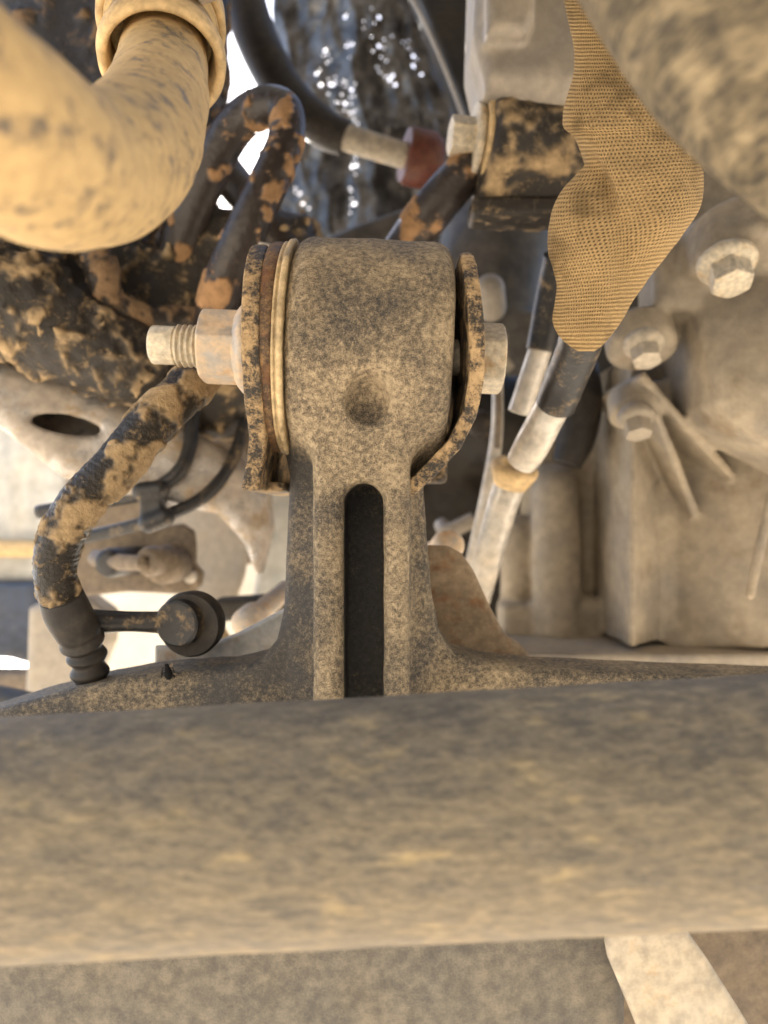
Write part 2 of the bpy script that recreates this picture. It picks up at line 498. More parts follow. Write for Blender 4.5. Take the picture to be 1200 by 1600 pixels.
def knit_material(name, nu, pv, dust, dark, depth, fill):
    """knitted sleeve: stitches counted round the sleeve (nu) and spaced pv metres along it"""
    m, t, b = nt(name)
    tc = t.nodes.new('ShaderNodeTexCoord')
    sep = t.nodes.new('ShaderNodeSeparateXYZ'); t.links.new(tc.outputs['UV'], sep.inputs[0])
    nz = noise_node(t, tc.outputs['Object'], 110, 3, .6)
    u = math_node(t, 'ADD', math_node(t, 'MULTIPLY', sep.outputs[0], nu * 2 * math.pi), math_node(t, 'MULTIPLY', nz, 5.0))
    v = math_node(t, 'ADD', math_node(t, 'MULTIPLY', sep.outputs[1], 2 * math.pi / pv), math_node(t, 'MULTIPLY', nz, 5.0))
    row = math_node(t, 'FLOOR', math_node(t, 'DIVIDE', v, 2 * math.pi))       # every other row shifts by half a stitch
    su = math_node(t, 'SINE', math_node(t, 'ADD', u, math_node(t, 'MULTIPLY', row, math.pi)))
    sv = math_node(t, 'COSINE', v)
    h = math_node(t, 'MULTIPLY', math_node(t, 'SUBTRACT', 1.0, su), math_node(t, 'SUBTRACT', 1.0, sv))     # 0..4, 4 in the gaps
    n1 = noise_node(t, tc.outputs['Object'], 60, 4, .6)
    n2 = noise_node(t, tc.outputs['Object'], 1800, 3, .6)
    hole = maprange(t, math_node(t, 'ADD', h, math_node(t, 'MULTIPLY', n2, .8)), 2.55, 3.8)
    hole = math_node(t, 'MULTIPLY', hole, maprange(t, n1, .32, .62, fill * .35, fill))
    c = mix(t, hole, mix(t, maprange(t, n2, .3, .7), tuple(x * .72 for x in dust), dust), dark)
    n4 = noise_node(t, tc.outputs['Object'], 45, 5, .65)
    c = mix(t, maprange(t, n4, .50, .66, 0, .75), c, tuple(x * .32 for x in dust))
    h = math_node(t, 'SUBTRACT', 2.0, math_node(t, 'MULTIPLY', h, .5))
    t.links.new(c, b.inputs['Base Color']); b.inputs['Roughness'].default_value = .95
    b.inputs['Specular IOR Level'].default_value = .2
    hh = math_node(t, 'ADD', math_node(t, 'MINIMUM', h, 1.6), math_node(t, 'MULTIPLY', n2, .6))
    bp = t.nodes.new('ShaderNodeBump'); bp.inputs['Strength'].default_value = .9; bp.inputs['Distance'].default_value = depth
    t.links.new(hh, bp.inputs['Height']); t.links.new(bp.outputs[0], b.inputs['Normal'])
    return m

# ------------------------------------------------------------------ ground (sunlit dirt under and behind the viewer)
m_ground = grime('dry_dirt', (.42, .365, .29), (.54, .475, .385), .55, 3, 60, .5, .25, (.9, 1), bump=.4, bumpd=.01)
g = 60.0
gm = M([(-g, -g, 0), (g, -g, 0), (g, g, 0), (-g, g, 0)], [(0, 1, 2, 3)])
go = bpy.data.objects.new('ground', build_mesh('ground', gm)); go.data.materials.append(m_ground)
COL.objects.link(go); go.location = (0, 0, -.36); go['kind'] = 'structure'; go['label'] = 'sunlit dry dirt ground below the vehicle'
# unseen block added in place of the vehicle over and behind the viewer: it keeps the sun and sky off everything in view
def slab(x0, x1, y0, y1, z0, z1):
    V = [(x, y, z) for x in (x0, x1) for y in (y0, y1) for z in (z0, z1)]
    return M(V, [(0, 1, 3, 2), (4, 6, 7, 5), (0, 4, 5, 1), (2, 3, 7, 6), (0, 2, 6, 4), (1, 5, 7, 3)])
uo = bpy.data.objects.new('vehicle_body', build_mesh('vehicle_body', slab(-.30, 1.7, -2.6, .03, .21, 1.3), False)); uo.data.materials.append(m_dark)  # reaches further right so that more light arrives from the left
COL.objects.link(uo); uo['kind'] = 'structure'; uo['label'] = 'unseen dark block standing in for the vehicle, added to shade the view'

# ------------------------------------------------------------------ mount bracket with its bushing
TILT = math.radians(2.4)
AXV = Vector((math.cos(TILT), 0, -math.sin(TILT)))
DE = .258                                            # distance of the bushing axis
EC = P(580, 553, DE)
ER = .0363
def on_axis(px, d=DE):
    x = Xp(px, d); t = (x - EC.x) / AXV.x
    return EC + AXV * t

br = thing('mount_bracket', 'dust-covered cast iron mount arm with long slot and round bushing eye', 'bracket', tuple(P(560, 1120, .25)))
D0 = .236
flange_px = [(452, 560), (450, 700), (444, 800), (440, 880), (437, 960), (425, 1010), (398, 1042), (340, 1056), (260, 1060), (190, 1067),
             (110, 1083), (0, 1112), (-120, 1150), (-120, 1330), (1320, 1330), (1320, 1075), (1000, 1062), (860, 1056), (770, 1046), (715, 1030), (690, 995),
             (679, 940), (672, 860), (664, 760), (660, 700), (668, 560)]
fl_poly = pxpoly(flange_px, .246)
def bracket_f(X, Y, Z):
    eye = s_cyl(X, Y, Z, on_axis(580), AXV, ER, .0252, .006)
    x0, x1 = Xp(489, D0), Xp(641, D0)
    rib = s_box(X, Y, Z, ((x0 + x1) / 2, .252, (Zp(570, D0) + Zp(1200, D0)) / 2), ((x1 - x0) / 2, .019, (Zp(570, D0) - Zp(1200, D0)) / 2), .0035)
    fl = extr(s_poly(X, Z, fl_poly), Y - np.minimum(np.maximum(np.abs(X - (x0 + x1) / 2) - (x1 - x0) / 2, 0) * .55, .006), .2490, .276, .003)
    d = smin(fl, rib, .0028)
    d = smin(d, eye, .010)
    # the long slot
    sx = Xp(568, D0); hw = Xp(599, D0) - sx
    z1 = Zp(786, D0)
    dx = np.abs(X - sx); slot2 = np.where(Z > z1, np.sqrt(dx ** 2 + (Z - z1) ** 2), dx) - hw
    slot = np.maximum(slot2, Y - .262)
    d = smax(d, -slot, .0045)
    # hollow under the eye
    hol = s_caps(X, Y, Z, (Xp(573, .228), .2284, Zp(630, .228)), (Xp(577, .224), .2140, Zp(588, .224)), .0066, .0070)
    d = smax(d, -hol, .0018)
    # groove either side where the eye runs into the raised web
    d = d + .00035 * (fbm(X * 300, Y * 300, Z * 300, 2, 3) - .5) + .0008 * (fbm(X * 60, Y * 60, Z * 60, 2, 4) - .5)
    return d
bm_ = nets(bracket_f, (Xp(-125, .25), .214, Zp(1325, .25)), (Xp(1325, .25), .300, Zp(362, .25)), .0009)
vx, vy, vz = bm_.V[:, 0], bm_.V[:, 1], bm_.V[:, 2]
# dust lies thick on the eye and the raised web, thin on the recessed side flanges and the foot
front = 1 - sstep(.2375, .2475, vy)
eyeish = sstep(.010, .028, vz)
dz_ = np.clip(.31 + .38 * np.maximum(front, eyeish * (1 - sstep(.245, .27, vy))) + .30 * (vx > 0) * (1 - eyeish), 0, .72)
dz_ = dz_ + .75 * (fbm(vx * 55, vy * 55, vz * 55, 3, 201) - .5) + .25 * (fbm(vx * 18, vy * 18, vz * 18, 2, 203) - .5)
dz_ = dz_ - .55 * np.exp(-((vx - Xp(575, .228)) / .0062) ** 2 - ((vz - Zp(648, .228)) / .0042) ** 2) * eyeish  # painted shadow crescent at the lower rim of the hollow
insl = (np.abs(vx - Xp(568, D0)) < .0066) & (vy > .238) & (vz < .006)  # inside the slot: shade put into the colour by thinning the dust
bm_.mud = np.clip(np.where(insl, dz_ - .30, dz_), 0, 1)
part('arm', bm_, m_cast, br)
# turned rings on the near end of the bushing (left of the eye)
def bush(px): return tuple(on_axis(px))
rb = [(0, .010), (0, .0325), (.0006, .0338), (.0020, .0344), (.0042, .0344), (.0050, .0338), (.0053, .0318), (.0053, .010)]
part('rubber_bushing', ring(rb, bush(424), AXV), m_rub, br)
cl = [(0, .010), (0, .0338), (.0004, .0346), (.0010, .0346), (.0013, .0341), (.0017, .0345), (.0021, .0354), (.0033, .0356), (.0037, .0348), (.0038, .010)]
part('steel_collar', ring(cl, bush(446), AXV), m_brass, br)
part('bushing_core', lathe([(0, .0108), (0.004, .0112), (.056, .0112), (.060, .0108)], bush(412), AXV, 40), m_rub, br)

# ------------------------------------------------------------------ clevis that holds the eye
cv = thing('clevis_bracket', 'dark muddy steel clevis with two ears clasping the bushing eye', 'bracket', tuple(P(570, 760, .30)))
def strip2(X, Z, pts, w):
    d = None
    for (a, b) in zip(pts[:-1], pts[1:]):
        ex, ez = b[0] - a[0], b[1] - a[1]
        t = np.clip(((X - a[0]) * ex + (Z - a[1]) * ez) / (ex * ex + ez * ez), 0, 1)
        q = np.sqrt((X - a[0] - t * ex) ** 2 + (Z - a[1] - t * ez) ** 2) - w
        d = q if d is None else np.minimum(d, q)
    return d
DA = .243
def ear(path, halfw, seed, yfront, rz, low):
    pp = pxpoly(path, DA)
    c = EC
    def f(X, Y, Z):
        st = strip2(X, Z, pp, halfw)
        rnd = np.sqrt((Y - DE) ** 2 + (Z - c.z) ** 2) - rz
        tail = np.maximum(np.maximum(yfront - Y - np.maximum(0, (Z - c.z)) * .2, Z - c.z), low - Z)
        side = np.maximum(np.minimum(rnd, tail), Y - .325)
        back = np.maximum(np.maximum(DE - Y, Z - c.z - .028), low - Z)
        side = np.minimum(side, back)
        q = smax(st, side, .0008)
        return q + .0004 * (fbm(X * 260, Y * 260, Z * 260, 3, seed) - .5)
    xs = [p[0] for p in pp]; zs = [p[1] for p in pp]
    return nets(f, (min(xs) - .006, .215, min(zs) - .006), (max(xs) + .006, .33, max(zs) + .006), .0007)
eL = ear([(407, 390), (407, 480), (407, 600), (406, 690), (400, 730), (394, 764)], .0027, 11, .2385, .0350, Zp(766, DA))
eR = ear([(727, 408), (729, 450), (734, 530), (736, 600), (730, 652), (708, 696), (670, 737), (634, 770)], .0023, 12, .2365, .0335, Zp(790, DA))
part('ear', eL, m_plate, cv)
part('ear', eR, m_plate, cv)
wb = nets(lambda X, Y, Z: s_box(X, Y, Z, (Xp(562, .31), .316, Zp(600, .31)), (Xp(700, .31) - Xp(562, .31), .0035, .040), .002), (-.07, .30, -.02), (.06, .33, .10), .0012)
part('rear_web', wb, m_plate, cv)
lw = nets(lambda X, Y, Z: s_box(X, Y, Z, (-.0395, .290, .0085), (.0065, .034, .0016), .001), (-.08, .24, -.01), (-.03, .33, .03), .0008)
part('lower_web', lw, m_plate, cv)

solo('pale_tab', plate([(380, 450), (386, 425), (394, 405), (404, 376), (424, 380), (432, 400), (432, 450)], .31, .004, .001, .0008), m_pipe, 'small pale tab peeking above the left clevis ear', 'tab')
# ------------------------------------------------------------------ through bolt and nut
AXN = -AXV
tb = thing('through_bolt', 'pale zinc through bolt with dusty hexagon head beside the right clevis ear', 'bolt', tuple(on_axis(580)))
prof = []
t0 = 0.0
p237 = on_axis(236)
L = (on_axis(318) - p237).length
prof = [(0, .0052), (.0006, .0062), (.0010, .0064), (.0082, .0064), (.0086, .0058)]
x = .0088
while x < L + .002:
    prof += [(x, .0060), (x + .0006, .0071), (x + .0010, .0071), (x + .0016, .0060)]
    x += .0019
prof += [(.110, .0060)]
part('threaded_shank', lathe(prof, tuple(p237), AXV, 48), m_bolt, tb, sharp=50)
p742 = on_axis(741, DE - .006)
bh_ = part('bolt_head', hexhead(.0205, .0080, tuple(on_axis(748)), AXV, math.radians(43), .00035), m_bolt, tb)
part('washer_face', lathe([(-.0012, .0095), (-.0012, .0100), (.0004, .0100), (.0004, .0090)], tuple(on_axis(748)), AXV, 48), m_bolt, bh_)
fn_ = thing('flange_nut', 'rust-tinged grey flange nut tightened against the left clevis ear', 'nut', tuple(on_axis(392)))
part('hexagon', hexhead(.0222, .0136, tuple(on_axis(380)), AXN, math.radians(5), .00035), m_nut, fn_)
part('flange', lathe([(-.0006, .0110), (-.0006, .0150), (.0006, .0153), (.0018, .0150), (.0034, .0132), (.0042, .0118), (.0042, .010)], tuple(on_axis(391)), AXN, 72), m_nut, fn_, sharp=50)

# ------------------------------------------------------------------ cross tube in front
def tube_fn(a, th, P0):
    n = fbm(P0[..., 0] * 60, P0[..., 1] * 60, P0[..., 2] * 60, 3, 21)
    return (n - .5) * .0006, None
solo('cross_tube', tube([P(-500, 1334, .160), P(0, 1305, .162), P(600, 1273, .163), P(1200, 1241, .162), P(1700, 1215, .160)], [.0241, .0241, .0245, .0247, .0247], 96, 160, tube_fn),
     m_tube, 'thick horizontal steel tube coated in tan dust crossing below the mount arm', 'tube')

# ------------------------------------------------------------------ beam, strip and corner below the tube
def beam_f(X, Y, Z):
    d = s_box(X, Y, Z, (Xp(350, .215), .232, Zp(1600, .215)), (Xp(985, .215) - Xp(350, .215), .018, .032), .008)
    return d + .0004 * (fbm(X * 200, Y * 200, Z * 200, 2, 9) - .5)
solo('lower_beam', nets(beam_f, (Xp(-300, .215), .205, Zp(1800, .215)), (Xp(1010, .215), .26, Zp(1380, .215)), .0012), m_beam,
     'grey dusty flat beam running under the cross tube', 'beam')
solo('steel_strip', plate([(958, 1400), (948, 1478), (952, 1500), (990, 1590), (1040, 1720), (1235, 1720), (1170, 1600), (1110, 1505), (1060, 1435), (1050, 1400)], .205, .004, .0015, .0008), m_strip,
     'pale dusty flat steel strip slanting away below the cross tube', 'strip')
solo('dark_frame_corner', plate([(930, 1395), (1400, 1370), (1400, 1800), (925, 1800)], .250, .02, .006, .0016, noise=.002), m_brown,
     'dark brown frame corner behind the pale slanting strip', 'frame')

# ------------------------------------------------------------------ elbow hose with its cuff
eh = thing('elbow_hose', 'bent hose thickly coated in orange dust with dark worn spots', 'hose', tuple(P(150, 330, .16)))
EP = [P(-330, -10, .098), P(-150, 100, .108), P(0, 205, .124), P(105, 262, .146), P(195, 245, .172), P(243, 170, .205), P(256, 85, .236), P(262, 0, .262), P(266, -120, .300)]
def elbow_fn(a, th, P0):
    n = fbm(P0[..., 0] * 90, P0[..., 1] * 90, P0[..., 2] * 90, 3, 31)
    return (n - .5) * .0012, None
part('hose', tube(EP, [.0150, .0150, .0152, .0152, .0147, .0137, .0130, .0130, .0130], 80, 220, elbow_fn), m_elbow, eh)
cax = (P(258, 50, .250) - P(243, 165, .207)).normalized()
cax = (cax + Vector((.02, -.25, .1))).normalized()
co = P(254, 92, .232)
part('cuff_ring', ring([(-.0035, .0160), (-.0042, .0172), (-.0035, .0185), (.0005, .0190), (.0030, .0184), (.0032, .0168), (.012, .0164), (.012, .0150), (.004, .0150)], tuple(co), cax), m_cuff, eh)
uc = thing('hose_clamp_neck', 'dusty pipe neck with clamp band above the elbow hose cuff', 'pipe neck', tuple(co + cax * .02))
part('neck', lathe([(.010, .0150), (.011, .0172), (.060, .0178), (.062, .015)], tuple(co), cax, 72), m_elbow, uc)
cb_ = part('clamp_band', ring([(.016, .0170), (.016, .0192), (.0165, .0196), (.0235, .0196), (.024, .0192), (.024, .0170)], tuple(co), cax), m_cuff, uc)
part('clamp_screw', hexhead(.007, .006, tuple(co + cax * .02 + Vector((.014, -.0135, .0))), (1, -.2, .2), 0, .0003), m_nut, cb_)

# ------------------------------------------------------------------ muddy masses on the left
def mudfield(X, Y, Z, s, seed, lo=.5, hi=.62):
    return sstep(lo, hi, fbm(X * s, Y * s, Z * s, 4, seed))
def mudmesh(f, lo, hi, step, s, seed, amp, a=.5, b=.62):
    def g(X, Y, Z):
        return f(X, Y, Z) - amp * mudfield(X, Y, Z, s, seed, a, b) - amp * .8 * (fbm(X * s * 2.5, Y * s * 2.5, Z * s * 2.5, 3, seed + 5) - .5)
    m = nets(g, lo, hi, step)
    m.mud = mudfield(m.V[:, 0], m.V[:, 1], m.V[:, 2], s, seed, a, b)
    return m
up_poly = pxpoly([(-260, -200), (345, -200), (335, 60), (330, 160), (300, 260), (255, 330), (200, 420), (-260, 420)], .38)
def up_f(X, Y, Z):
    d = extr(s_poly(X, Z, up_poly), Y + .25 * (X - Xp(100, .38)), .365, .44, .012)
    d = d + .010 * (fbm(X * 28 + Z * 12, Y * 28, Z * 10, 3, 41) - .5)
    return d
solo('mud_splashed_casing', mudmesh(up_f, (-.32, .27, Zp(430, .38)), (Xp(360, .38), .50, Zp(-140, .42)), .0018, 120, 43, .0024, .56, .66), m_muddark,
     'dark casing flecked with mud behind the orange elbow hose', 'casing')
lf_poly = pxpoly([(-260, 350), (160, 355), (270, 400), (330, 330), (480, 330), (505, 420), (500, 560), (440, 600), (400, 640), (330, 670), (200, 640), (100, 590), (-260, 545)], .37)
def lf_f(X, Y, Z):
    d = extr(s_poly(X, Z, lf_poly), Y - .22 * (X - Xp(120, .37)) + .20 * (Z - Zp(500, .37)), .350, .40, .012)
    cap = s_caps(X, Y, Z, P(-100, 400, .33), P(190, 560, .345), .030, .020)
    d = smin(d, cap, .02)
    return d + .006 * (fbm(X * 60, Y * 60, Z * 35, 3, 51) - .5)
solo('mud_caked_housing', mudmesh(lf_f, (-.30, .27, Zp(700, .37)), (Xp(520, .37), .46, Zp(310, .37)), .0016, 150, 53, .0034, .56, .72), m_mud,
     'housing caked in cracked tan mud beneath the elbow hose', 'housing')

rl_a, rl_b = P(-160, 560, .345), P(420, 850, .47)
rail_poly = pxpoly([(-260, 470), (0, 560), (120, 590), (230, 640), (330, 692), (402, 745), (412, 830), (396, 905), (372, 850), (330, 805), (270, 790), (190, 775), (110, 748), (60, 708), (0, 660), (-260, 520)], .36)
def rail_f(X, Y, Z):
    d2 = s_poly(X, Z, rail_poly)
    d = extr(d2, Y - .35 * (X - Xp(100, .36)) - .25 * (Z - Zp(660, .36)), .350, .385, .010)
    d = np.maximum(d, -(d + .0042))
    hc = P(115, 667, .36)
    ca, sa = math.cos(-.16), math.sin(-.16)
    u = (X - hc.x) * ca + (Z - hc.z) * sa; v = -(X - hc.x) * sa + (Z - hc.z) * ca
    ho = np.maximum((np.sqrt((u / .0145) ** 2 + (v / .0045) ** 2) - 1) * .0045, Y - .362 - .35 * (X - Xp(100, .36)))
    d = smax(d, -ho, .002)
    return d + .002 * (fbm(X * 40, Y * 40, Z * 40, 2, 61) - .5)
rm = nets(rail_f, (-.31, .26, Zp(920, .37)), (Xp(420, .36), .50, Zp(450, .37)), .0015)
zz = rm.V[:, 2] + .55 * rm.V[:, 0]
rm.mud = np.clip(sstep(-.035, -.015, zz - .0 * zz) * 0 + sstep(.48, .60, fbm(rm.V[:, 0] * 60, rm.V[:, 1] * 60, rm.V[:, 2] * 60, 4, 63) + .0 * zz) * .5, 0, 1)
solo('frame_rail', rm, m_rail, 'pale shiny frame rail with an oval hole slanting below the mud caked housing', 'rail')

# ------------------------------------------------------------------ mud caked corrugated hose and its black fitting
def mudhose_fn(scale, seed, amp, corr=0.0, pitch=.003, lo=.47, hi=.56):
    def fn(a, th, P0):
        mud = mudfield(P0[..., 0], P0[..., 1], P0[..., 2], scale, seed, lo, hi)
        rough = fbm(P0[..., 0] * 500, P0[..., 1] * 500, P0[..., 2] * 500, 2, seed + 9) - .5
        dr = corr * (np.sin(a * 2 * math.pi / pitch)) * (1 - mud * .6) + amp * mud + amp * .5 * rough
        return dr, mud
    return fn
solo('muddy_conduit', tube([P(335, 560, .285), P(300, 600, .275), P(240, 660, .262), P(180, 730, .255), P(120, 795, .250), P(88, 865, .250), P(92, 930, .252), P(106, 958, .2545), P(114, 972, .256)],
     [.0076, .0078, .0078, .0076, .0073, .0068, .0064, .0060, .0056], 128, 420, mudhose_fn(150, 71, .0009, .00005, .0022, .42, .60)), m_mud,
     'ribbed conduit caked in flaking mud curving down beside the pale rail', 'conduit')
bf = thing('ball_joint_link', 'black link arm with round capped end below the muddy conduit', 'link', tuple(P(200, 975, .27)))
part('arm', tube([P(100, 968, .266), P(140, 971, .266), P(200, 971, .268), P(262, 973, .270)], [.0050, .0044, .0036, .0040], 32, 40), m_black, bf)
sk_ = part('socket', lathe([(0, .0090), (0, .0108), (.0015, .0116), (.007, .0112), (.009, .0096), (.009, .004)], tuple(P(294, 977, .268)), (.12, 1, .05), 56), m_blackhose, bf, sharp=50)
part('cap', lathe([(-.001, .0066), (-.0014, .0074), (-.001, .0081), (.004, .0081), (.004, .004)], tuple(P(278, 974, .2655)), (.25, 1, .05), 48), m_black, sk_, sharp=50)
def bel_fn(a, th, P0): return .0007 * np.sin(a * 2 * math.pi / .006) * sstep(.014, .020, a), None
solo('rubber_boot', tube([P(96, 932, .2515), P(106, 958, .2545), P(124, 992, .2600), P(138, 1035, .2645), P(150, 1130, .268)], [.0070, .0076, .0072, .0060, .0058], 48, 120, bel_fn), m_blackhose,
     'black ribbed rubber boot hanging under the muddy conduit', 'boot')

# ------------------------------------------------------------------ cables and clip
ck = 'thin black cables in the clip'
solo('black_cable', tube([P(60, 855, .375), P(140, 838, .37), P(240, 812, .36), P(320, 775, .365), P(365, 715, .375), P(385, 640, .385), P(400, 560, .39)], .0031, 20, 90), m_black,
     'lower thin black cable running through the clip below the rail', 'cable', 'cables through the clip')
solo('black_cable', tube([P(60, 800, .37), P(160, 783, .365), P(225, 770, .36), P(275, 742, .36), P(296, 700, .365), P(305, 640, .372), P(345, 610, .38), P(420, 590, .40)], .0034, 20, 90), m_black,
     'upper thin black cable bending up from the clip behind the muddy conduit', 'cable', 'cables through the clip')
def clip_f(X, Y, Z):
    c = P(240, 795, .357)
    d = s_box(X, Y, Z, tuple(c), (.0052, .005, .0085), .0015)
    d = smin(d, s_caps(X, Y, Z, P(222, 768, .354), P(250, 765, .354), .0045), .002)
    d = smin(d, s_caps(X, Y, Z, P(232, 818, .354), P(258, 808, .354), .0045), .002)
    return d
solo('cable_clip', nets(clip_f, (Xp(190, .36), .34, Zp(850, .36)), (Xp(290, .36), .37, Zp(740, .36)), .0007), m_black, 'small black plastic clip joining the two thin cables', 'clip')

# ------------------------------------------------------------------ brown bracket plate with fixings, pale shield behind
bp_ = thing('brown_mounting_plate', 'brown wavy-edged mounting plate with dusty fixings behind the muddy conduit', 'plate', tuple(P(220, 930, .41)))
part('plate', plate([(100, 850), (180, 830), (285, 818), (303, 830), (306, 860), (305, 880), (318, 895), (314, 915), (295, 930), (200, 925), (150, 930), (100, 935)], .41, .005, .0015, .0012), m_brown, bp_)
part('stud', tube([P(150, 872, .40), P(185, 878, .385), P(225, 880, .375)], [.0045, .0042, .0038], 24, 30), m_brown, bp_)
part('boss', lathe([(0, .004), (0, .0085), (.004, .0095), (.018, .0095), (.018, .004)], tuple(P(248, 885, .388)), (.2, 1, 0), 40), m_brown, bp_)
part('boss', lathe([(0, .003), (0, .0062), (.003, .0075), (.018, .0075), (.018, .004)], tuple(P(228, 878, .378)), (.3, 1, 0), 40), m_brown, bp_)
part('boss', lathe([(0, .003), (0, .0062), (.003, .0075), (.03, .0075), (.03, .004)], tuple(P(165, 880, .384)), (.3, 1, 0), 40), m_black, bp_)
part('rib', tube([P(270, 850, .40), P(272, 885, .40), P(262, 920, .40)], .0032, 20, 30), m_brown, bp_)
part('rivet', lathe([(-.001, .0015), (-.0008, .0030), (0, .0036), (.006, .0036)], tuple(P(297, 901, .4085)), (.1, 1, 0), 32), m_pipe, bp_)
solo('pale_shield', plate([(230, 810), (300, 720), (360, 700), (392, 740), (394, 840), (385, 900), (365, 955), (345, 985), (330, 985), (300, 960), (285, 940), (300, 900), (290, 840)], .47, .006, .002, .0016, tilt=(-.3, .1)), m_alu2,
     'pale curved metal shield behind the brown mounting plate', 'shield')
solo('wheel_arch_liner', plate([(110, 600), (430, 600), (420, 760), (400, 880), (300, 900), (120, 850), (100, 760)], .52, .01, .003, .002, noise=.002), m_brown,
     'dull brown wheel arch liner behind the thin cables', 'liner')
solo('ribbed_shield_edge', merge(plate([(330, 690), (360, 680), (392, 760), (396, 860), (386, 860), (370, 800)], .44, .006, .002, .0014),
     plate([(372, 670), (396, 660), (402, 780), (398, 800)], .45, .006, .002, .0014)), m_brown, 'brown folded edge strip running down beside the pale shield', 'edge strip')
solo('shield_foot', tube([P(290, 930, .45), P(320, 950, .44), P(340, 985, .43), P(352, 1015, .42)], [.006, .005, .0045, .006], 20, 40), m_elbow, 'tan bent foot running down from the pale shield', 'foot')
solo('round_bolt_end', lathe([(-.0045, .001), (-.004, .0035), (-.0025, .0058), (0, .0072), (.012, .0072), (.013, .005), (.075, .005)], tuple(P(386, 975, .335)), (.1, 1, .1), 40), m_nut, 'pinkish rounded bolt end above the rust-stained gusset', 'bolt')
solo('dark_bar', plate([(330, 938), (450, 930), (450, 962), (330, 975)], .40, .02, .003, .0014), m_dark, 'dark bar behind the rounded bolt end', 'bar')
solo('pale_post', plate([(398, 755), (470, 745), (470, 945), (392, 945), (400, 890), (412, 820)], .50, .012, .004, .0016), m_creampanel, 'cream coloured post seen behind the left side of the mount arm', 'post')

solo('cream_inner_panel', plate([(60, 740), (480, 740), (480, 1150), (60, 1150)], .72, .01, .003, .004), m_cream, 'cream inner panel showing between the black link and the mount foot', 'panel')  # hidden upper part added to block sun from the mount foot
# ------------------------------------------------------------------ gussets behind the mount arm
solo('steel_gusset', plate([(238, 1120), (241, 1010), (300, 1008), (335, 1004), (380, 985), (445, 950), (560, 930), (560, 1120)], .285, .004, .001, .0009), m_gus,
     'pale rust-stained steel gusset behind the left foot of the mount arm', 'gusset')
solo('brown_gusset', plate([(600, 860), (672, 852), (700, 853), (722, 865), (740, 890), (765, 945), (790, 992), (815, 1008), (828, 1022), (830, 1045), (820, 1100), (600, 1100)], .285, .005, .0015, .0009), m_gusb,
     'brown rusted triangular gusset behind the right foot of the mount arm', 'gusset')
solo('gusset_bolt', lathe([(-.004, .001), (-.0035, .0045), (-.001, .0065), (.010, .0068), (.011, .0045), (.190, .0045)], tuple(P(702, 852, .33)), (-.1, 1, -.1), 32), m_nut, 'small tan bolt head peeking over the brown gusset', 'bolt')

# ------------------------------------------------------------------ far pale things, lower left
fp_ = thing('body_panel', 'pale cream body panel far behind the frame rail', 'panel', tuple(P(0, 900, .62)))
part('panel', plate([(-260, 560), (40, 640), (105, 745), (108, 850), (92, 915), (-260, 915)], .62, .02, .006, .003), m_creampanel, fp_)
part('panel_lip', plate([(-260, 838), (95, 846), (95, 872), (-260, 872)], .60, .02, .006, .003), m_cuff, fp_)
solo('navy_block', plate([(-260, 912), (60, 908), (62, 950), (48, 1040), (10, 1030), (-260, 1022)], .60, .04, .004, .003), m_navy, 'dark navy plastic block under the cream body panel', 'block')
solo('splash_guard', plate([(-260, 1046), (60, 1050), (60, 1140), (-260, 1140)], .55, .02, .004, .003), m_brown, 'dark brown splash guard low behind the tan grey post', 'guard')
solo('grey_post', plate([(40, 950), (110, 920), (165, 960), (162, 1010), (120, 1110), (95, 1180), (30, 1180), (36, 1060)], .46, .03, .006, .0025), m_alu2, 'tan grey post standing behind the black rubber boot', 'post')
solo('dark_lower_bar', tube([P(-100, 1075, .40), P(0, 1090, .39), P(60, 1105, .38), P(160, 1140, .37)], .006, 20, 30), m_blackhose, 'black bar crossing behind the left foot of the mount arm', 'bar')

# ------------------------------------------------------------------ upper centre: hoses, loop, heat shield
solo('hose_loop', tube([P(255, 470, .375), P(285, 370, .36), P(318, 290, .35), P(362, 205, .342), P(408, 168, .335), P(444, 172, .330), P(446, 220, .326), P(420, 285, .324), P(385, 360, .326), P(350, 440, .335), P(330, 520, .345)],
     [.0088, .0088, .0086, .0086, .0082, .0078, .0076, .0082, .0086, .0088, .0088], 72, 300, mudhose_fn(85, 81, .0008, 0, 1, .59, .65)), m_hook,
     'dark looped hose splattered with orange mud blotches', 'hose')
solo('crossing_hose', tube([P(300, 180, .40), P(330, 235, .385), P(365, 285, .375), P(400, 330, .37), P(450, 400, .37)], [.007, .0085, .0088, .0088, .0088], 48, 120, mudhose_fn(85, 83, .0007, 0, 1, .62, .68)), m_hook,
     'dark brown hose crossing behind the looped hose', 'hose')
solo('drip_hose', tube([P(140, 360, .33), P(158, 420, .33), P(175, 470, .335), P(215, 492, .34), P(290, 500, .35), P(360, 500, .36)], [.0072, .0072, .0068, .0056, .0056, .0056], 40, 120, mudhose_fn(120, 85, .0006)), m_muddark,
     'mud smeared hose curling in front of the caked housing', 'hose')
solo('thick_black_hose', tube([P(345, -120, .46), P(375, -20, .45), P(405, 70, .44), P(450, 150, .435), P(505, 200, .43), P(540, 216, .43)], [.0130, .0125, .012, .0115, .0105, .0095], 40, 120), m_blackhose,
     'thick black hose sloping down to the pale connector', 'hose')
pc = thing('pipe_connector', 'pale pipe connector ending in a dusty red cap', 'connector', tuple(P(600, 235, .43)))
part('pipe', tube([P(522, 208, .43), P(570, 224, .43), P(640, 246, .43)], [.0075, .0072, .0070], 32, 40), m_strip, pc)
part('red_cap', lathe([(0, .009), (0, .0142), (.003, .0155), (.015, .0155), (.020, .0125), (.020, .004)], tuple(P(632, 242, .43)), (.93, .25, -.12), 48), m_red, pc, sharp=50)
